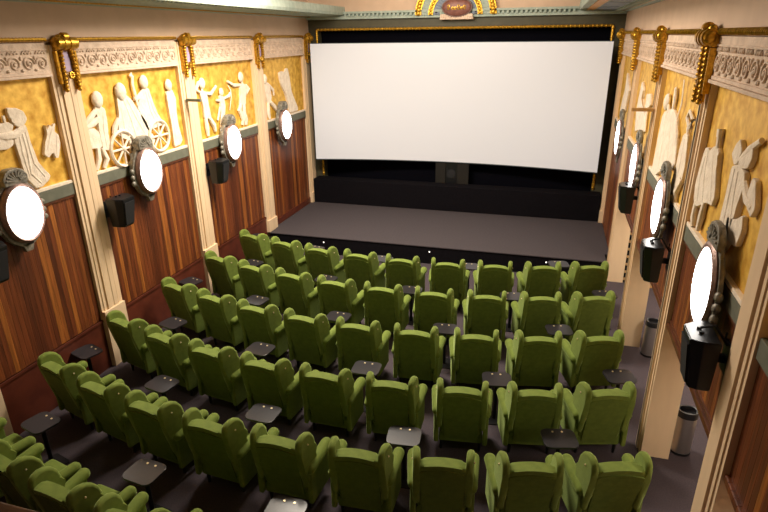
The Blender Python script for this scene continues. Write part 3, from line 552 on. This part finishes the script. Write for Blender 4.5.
    # short rod sticking out of the third pilaster
    m = MB(); a, b = sorted((sx(side, .045), sx(side, .35))); m.box(a, b, 9.28, 9.34, 3.90, 3.95, .006)
    tag(m.build('wall_bracket_arm', 'sage' if side == 'L' else 'timber'), 'short plain arm sticking out from a %s pilaster at relief height' % W, 'bracket')

# ------------------------------------------------------------------ oval wall lamps
def lamp(side, y, z, label, kk=1.0):
    t = thing('wall_lamp', label, 'wall lamp', (sx(side, 0), y, z), 0, 'oval wall lamps')
    X = lambda d: sx(side, .046+d*kk)
    out = []
    for k in range(48):
        a = 2*PI*k/48; r = 1+.025*math.cos(a*12)
        out.append((y+.34*r*math.cos(a), z+.44*r*math.sin(a)))
    m = MB(); lo, hi = sorted((X(0), X(.07))); m.prism(out, lo, hi, 'x', .015, 2)
    for s_ in (-1, 1):
        for dz in (.10, 0, -.10): m.sphere((X(.05), y+s_*.35, z+dz-.05), .045, (.8, 1, 1), 8, 6)
    m.prism([(y-.10, z-.40), (y+.10, z-.40), (y+.05, z-.52), (y-.05, z-.52)], lo, hi, 'x', .012, 2)
    loc_build(m, 'back_plate', 'lampframe', t)
    cr = [(y-.17, z+.37), (y+.17, z+.37), (y+.18, z+.47), (y+.13, z+.545), (y+.06, z+.575), (y-.06, z+.575), (y-.13, z+.545), (y-.18, z+.47)]
    m = MB(); lo, hi = sorted((X(0), X(.13))); m.prism(cr, lo, hi, 'x', .02, 2)
    for k in range(9):
        a = PI*(k+.5)/9; m.tube([(X(.13), y+.05*math.cos(a), z+.42+.05*math.sin(a)), (X(.13), y+.15*math.cos(a), z+.42+.125*math.sin(a))], .014, 6)
    loc_build(m, 'shell_crest', 'lampframe', t)
    def ring(d, ry, rz, n=40): return [(X(d), y+ry*math.cos(2*PI*k/n), z+rz*math.sin(2*PI*k/n)) for k in range(n)]
    m = MB(); m.loft([ring(.06, .30, .39), ring(.10, .31, .40), ring(.14, .29, .38), ring(.155, .28, .36), ring(.145, .262, .342), ring(.10, .252, .332)])
    loc_build(m, 'copper_rim', 'lamprim', t)
    m = MB(); m.loft([ring(.10, .253, .333), ring(.14, .258, .338), ring(.165, .235, .31), ring(.185, .17, .22), ring(.195, .08, .10), ring(.197, .02, .03)])
    loc_build(m, 'opal_glass', 'lampglass', t)
LY = {'L': [5.37, 7.86, 10.58, 13.14], 'R': [5.02, 7.47, 9.95, 12.72]}
LN = ['nearest the balcony', 'second from the balcony', 'third from the balcony', 'nearest the screen']
for side in 'LR':
    for i, y in enumerate(LY[side]):
        lamp(side, y, 2.93 if side == 'L' else 2.955, 'lit oval wall lamp on the %s wall, %s' % (SIDEW[side], LN[i]), 1.0 if side == 'L' else .5)

# ------------------------------------------------------------------ wall speakers
def speaker(side, y, z, label, dk=1.0):
    t = thing('wall_speaker', label, 'speaker', (sx(side, -.035), y, z), 0, 'black wall speakers')
    S = 1 if side == 'L' else -1
    # plan outline: (along wall, out from wall), turned to face the seats
    plan = [(-.20*1, .12), (.20, .12), (.20, .24), (.10, .42), (-.16, .42), (-.20, .30)]
    m = MB()
    def ringz(zz, k, sh):
        return [(sx(side, sh+.12*dk+(d-.12)*k*dk), y+a*k, z+zz) for a, d in plan]
    m.loft([ringz(-.24, .72, 0), ringz(-.22, .76, 0), ringz(.18, 1.0, 0), ringz(.22, 1.0, 0)])
    bmesh.ops.bevel(m.bm, geom=m.bm.edges[:], offset=.008, segments=2, affect='EDGES', clamp_overlap=True)
    loc_build(m, 'cabinet', 'blackbox', t)
    m = MB()
    def rg(zz, k, o): return [(sx(side, .12*dk+(.42-.12)*k*dk+o), y+a*k, z+zz) for a in (-.14, .085) for o in ((-.006, .012) if a < 0 else (.012, -.006))]
    m.loft([rg(-.20, .78, 0), rg(.16, .985, 0)]); loc_build(m, 'grille', 'grille', t)
    m = MB(); rb(m, side, -.035, -.01, y-.09, y+.09, z-.12, z+.14, .006); rb(m, side, -.02, .16, y-.03, y+.03, z-.03, z+.03, .006)
    rb(m, side, -.015, .0, y+.06, y+.07, z+.12, z+.2)
    if side == 'R': m.tube([(sx(side, -.01), y, z+.12), (sx(side, .10), y, z+.28), (sx(side, .2), y, z+.25), (sx(side, .2), y, z+.215)], .012, 6)
    loc_build(m, 'wall_bracket', 'tablepost', t)
    for q in (-.04, .04):
        m = MB(); m.cyl((sx(side, .2), y+q, z+.218), .018, .02, 10); loc_build(m, 'terminal', 'binlid', t)
SY = {'L': [4.72, 6.99, 9.82], 'R': [4.49, 6.95, 9.76]}
SN = ['nearest the balcony', 'second from the balcony', 'third from the balcony']
for side in 'LR':
    for i, y in enumerate(SY[side]):
        speaker(side, y, 2.50 if side == 'L' else (2.56, 2.44, 2.46)[i], 'black box speaker on the %s wall, %s' % (SIDEW[side], SN[i]), 1.0 if side == 'L' else .72)

# ------------------------------------------------------------------ things in the right-hand aisle
def bin_(x, y, label):
    t = thing('waste_bin', label, 'bin', (x, y, 0), 0, 'steel bins')
    def rg(z, k, n=28):
        o = []
        for i in range(n):
            a = 2*PI*i/n
            px = .12*k*math.copysign(abs(math.cos(a))**.8, math.cos(a)); py = .12*k*math.sin(a)
            if py > 0: py *= .75
            o.append((px, py, z))
        return o
    m = MB(); m.loft([rg(.03, 1), rg(.55, 1)]); m.build('steel_body', 'steel', t)
    m = MB(); m.loft([rg(0, 1.02), rg(.035, 1.02)]); m.build('base_ring', 'binlid', t)
    m = MB(); m.loft([rg(.55, 1.03), rg(.62, 1.03), rg(.635, .98), rg(.63, .80), rg(.58, .76), rg(.57, .2)]); m.build('lid_rim', 'binlid', t)
bin_(1.98, 6.62, 'steel waste bin with black rim behind the second pier on the right')
bin_(1.93, 9.02, 'steel waste bin with black rim behind the third pier on the right')
t = thing('slatted_rack', 'pale timber slatted rack against the fourth pier on the right', 'rack', (1.9, 11.9, 0))
m = MB(); m.box(1.825, 2.2, 12.06, 12.10, 0, 1.45); loc_build(m, 'void_sheet', 'black', t, smooth=False)  # black sheet stands in for the dark void behind the slats
for k in range(8):
    m = MB(); m.box(1.825, 2.18, 12.0, 12.06, .06+k*.17, .10+k*.17, .004); loc_build(m, 'slat', 'timber', t)
m = MB(); m.box(2.14, 2.2, 12.0, 12.06, 0, 1.45, .004); loc_build(m, 'upright', 'timber', t)
m = MB(); m.box(1.816, 2.76, 9.26, 9.32, 1.09, 1.14, .006)
tag(m.build('handrail', 'timber'), 'pale timber bar across the aisle behind the third pier', 'rail')

# ------------------------------------------------------------------ wing armchairs
def make_chair(label, group):
    t = thing('wing_armchair', label, 'armchair', (0, 0, 0), 0, group)
    lean = lambda z: .155-.235*(z-.16)/.94          # rear face y at height z
    # back: arched top, thick rounded edge
    pts = [(-.25, .17), (.25, .17), (.272, .955)]
    for k in range(9):
        a = k/8; x = .25-.50*a; pts.append((x, 1.0+.04*math.sin(PI*a)))
    pts.append((-.272, .955))
    m = MB(); m.prism(pts, 0, .135, 'y', .045, 4, fn=lambda c: (c.x, c.y+lean(c.z), c.z)); m.build('backrest', 'velvet', t)
    pr = [(-.215, .20), (.215, .20), (.235, .925)]
    for k in range(9):
        a = k/8; x = .22-.44*a; pr.append((x, .94+.036*math.sin(PI*a)))
    pr.append((-.235, .925))
    m = MB(); m.prism(pr, -.014, .02, 'y', .01, 2, fn=lambda c: (c.x, c.y+lean(c.z), c.z)); m.build('rear_cover', 'velvet_shaded', t)
    # wings
    prof = [(.06, .42), (.015, .66), (-.035, .88), (-.06, 1.01), (-.045, 1.075), (.0, 1.11), (.07, 1.12), (.14, 1.10), (.20, 1.055), (.25, .98), (.27, .90), (.255, .82), (.26, .75), (.275, .68), (.29, .62), (.29, .42)]
    for s_ in (-1, 1):
        def fn(c, s_=s_):
            fl = math.tan(math.radians(5))*(c.y-.0)
            return (c.x+s_*fl, c.y, c.z)
        m = MB(); lo, hi = sorted((s_*.225, s_*.302)); m.prism(prof, lo, hi, 'x', .036, 3, fn=fn)
        w = m.build('wing', 'velvet', t)
        m = MB(); m.sphere((s_*.312, .09, .98), .011, (1, 1, 1), 8, 6); b = m.build('wing_button', 'stud', w)
    # arms: rolled pad on an upholstered side
    for s_ in (-1, 1):
        m = MB()
        m.capsule((s_*.300, .12, .63), (s_*.332, .53, .655), .062, 12, rb=.066)
        lo, hi = sorted((s_*.272, s_*.335))
        m.move(m.box(lo, hi, .08, .54, .17, .63, .02), lambda c, s_=s_: (c.x+s_*(c.y-.08)*.06, c.y, c.z))
        m.build('arm', 'velvet', t)
    m = MB(); m.box(-.268, .268, .10, .63, .32, .50, .05, 3); m.build('seat_cushion', 'velvet', t)
    m = MB(); m.box(-.27, .27, .13, .60, .165, .31, .01); m.build('seat_frame', 'velvet_shaded', t)
    for lx in (-.24, .24):
        for ly in (.19, .55):
            m = MB(); m.cyl((lx, ly, 0), .017, .175, 10, .027); m.build('leg', 'leg', t)
    return t
CX = [-5.93, -5.06, -4.20, -3.33, -2.46, -1.58, -.71, .15, .98]
ROWY = [9.57, 8.23, 6.89, 5.57, 4.30, 2.97]
ROWN = ['front row by the stage', 'second row from the stage', 'third row from the stage', 'fourth row from the stage', 'fifth row from the stage', 'rearmost row']
def row_pose(r, x):
    dx = x+2.46
    return ROWY[r]+.046*dx*dx-.0, math.atan(.092*dx*.92)
first = None
ADJ = {}
for r in range(6):
    for k, x in enumerate(CX):
        if r == 5 and k > 5: continue
        y, a = row_pose(r, x)
        a += math.radians(ADJ.get((r, k), 0))+random.uniform(-.02, .02)
        if r < 5:
            wh = 'right end beside the aisle' if k == 8 else ('left end against the wall' if k == 0 else '%s from the left wall' % ORD[k+1])
        else: wh = 'left end against the wall' if k == 0 else '%s from the left wall' % ORD[k+1]
        lab = 'green wing armchair, %s, %s' % (ROWN[r], wh)
        if first is None:
            first = make_chair(lab, 'green armchairs'); first.location = (x, y, 0); first.rotation_euler = (0, 0, a)
        else: dup(first, (x, y, 0), a, lab, 'green armchairs')

# ------------------------------------------------------------------ small drinks tables between the chairs
def make_table(label):
    t = thing('drinks_table', label, 'side table', (0, 0, 0), 0, 'small drinks tables')
    def rr(w, d, r, n=6):
        p = []
        for cx_, cy_, a0 in ((w-r, d-r, 0), (-w+r, d-r, 90), (-w+r, -d+r, 180), (w-r, -d+r, 270)):
            for k in range(n+1):
                a = math.radians(a0+90*k/n); p.append((cx_+r*math.cos(a), cy_+r*math.sin(a)))
        return p
    m = MB(); m.prism(rr(.195, .165, .075), .625, .65, 'z', .006, 2); top = m.build('tabletop', 'table', t)
    for q in (-.055, .055):
        m = MB(); m.cyl((q, .105, .65), .013, .006, 12); m.build('stud', 'stud', top)
    m = MB(); m.cyl((0, 0, .012), .026, .613, 12); m.cyl((0, 0, .60), .07, .025, 16); m.build('post', 'tablepost', t)
    m = MB(); m.prism(rr(.15, .15, .03, 3), 0, .014, 'z', .003, 1); m.build('base_plate', 'tablepost', t)
    return t
TA = [-6.30, -4.68, -3.05, -1.26, .56]; TB = [-5.60, -3.82, -2.12, -.33, 1.20]
GA = [('between the left wall and the first chair'), 'between the second and third chairs', 'between the fourth and fifth chairs', 'between the sixth and seventh chairs', 'between the eighth and ninth chairs']
GB = ['between the first and second chairs', 'between the third and fourth chairs', 'between the fifth and sixth chairs', 'between the seventh and eighth chairs', 'beyond the ninth chair by the aisle']
ft = None
for r in range(6):
    for k, x in enumerate(TA if r % 2 == 0 else TB):
        if r == 0 and k == 5: continue
        if r == 5 and k > 2: continue
        x -= .04; y, a = row_pose(r, x); y += (.91, .91, .91, .88, .835, .835)[r]
        if r % 2 == 0 and k == 0: y += -.03
        if r % 2 == 1 and k == 4: y += .10; x += .07
        if r % 2 == 0 and k == 4: y += (.22 if r == 0 else .08); x -= .08
        lab = 'small dark table %s, %s' % ((GA if r % 2 == 0 else GB)[k], ROWN[r])
        if ft is None:
            ft = make_table(lab); ft.location = (x, y, 0); ft.rotation_euler = (0, 0, a)
        else: dup(ft, (x, y, 0), a, lab, 'small drinks tables')

# ------------------------------------------------------------------ balcony rail at the very bottom of the view
bl = thing('balcony_rail', 'brown varnished balcony rail at the lower left edge', 'rail', (-2.5, .79, 3.3))
m = MB(); m.box(XL-.04, XR+.05, .68, .80, 3.84, 3.90, .012); loc_build(m, 'top_rail', 'railwood', bl)
m = MB(); m.box(XL-.04, XR+.05, .70, .76, 3.0, 3.842); loc_build(m, 'parapet_panel', 'cream', bl, smooth=False)

# ------------------------------------------------------------------ light
w = bpy.data.worlds.new('world'); SC.world = w; w.use_nodes = True
w.node_tree.nodes['Background'].inputs['Color'].default_value = (1, .85, .7, 1)
w.node_tree.nodes['Background'].inputs['Strength'].default_value = 0.0
def area(name, loc, sx_, sy_, power, col, rot=(0, 0, 0)):
    l = bpy.data.lights.new(name, 'AREA'); l.shape = 'RECTANGLE'; l.size = sx_; l.size_y = sy_; l.energy = power; l.color = col
    o = bpy.data.objects.new(name, l); COL.objects.link(o); o.location = loc; o.rotation_euler = rot
    return o
WARM = (1, .90, .76)
area('ceiling_light', (-3.5, 9.2, 6.5), 3.0, 1.2, 520, WARM)
pl = bpy.data.lights.new('upper_wall_fill', 'POINT'); pl.energy = 110; pl.color = WARM; pl.shadow_soft_size = .35  # unseen fill added to brighten the upper walls and ceiling
po = bpy.data.objects.new('upper_wall_fill', pl); COL.objects.link(po); po.location = (-4.0, 9.6, 6.05)
area('front_wall_fill', (-2.5, 12.6, 6.3), 4.0, .3, 45, WARM, (math.radians(75), 0, 0))  # added fill aimed at the front wall above the screen
for y in (2.5, 4.9, 7.9, 10.7):
    area('aisle_light', (2.3, y, 1.80), .3, .3, 16, WARM, (0, math.radians(-12), 0))

vs = SC.view_settings
vs.view_transform = 'Standard'; vs.look = 'None'; vs.exposure = 0.4; vs.gamma = 1.0
try: vs.use_curve_mapping = False
except Exception: pass
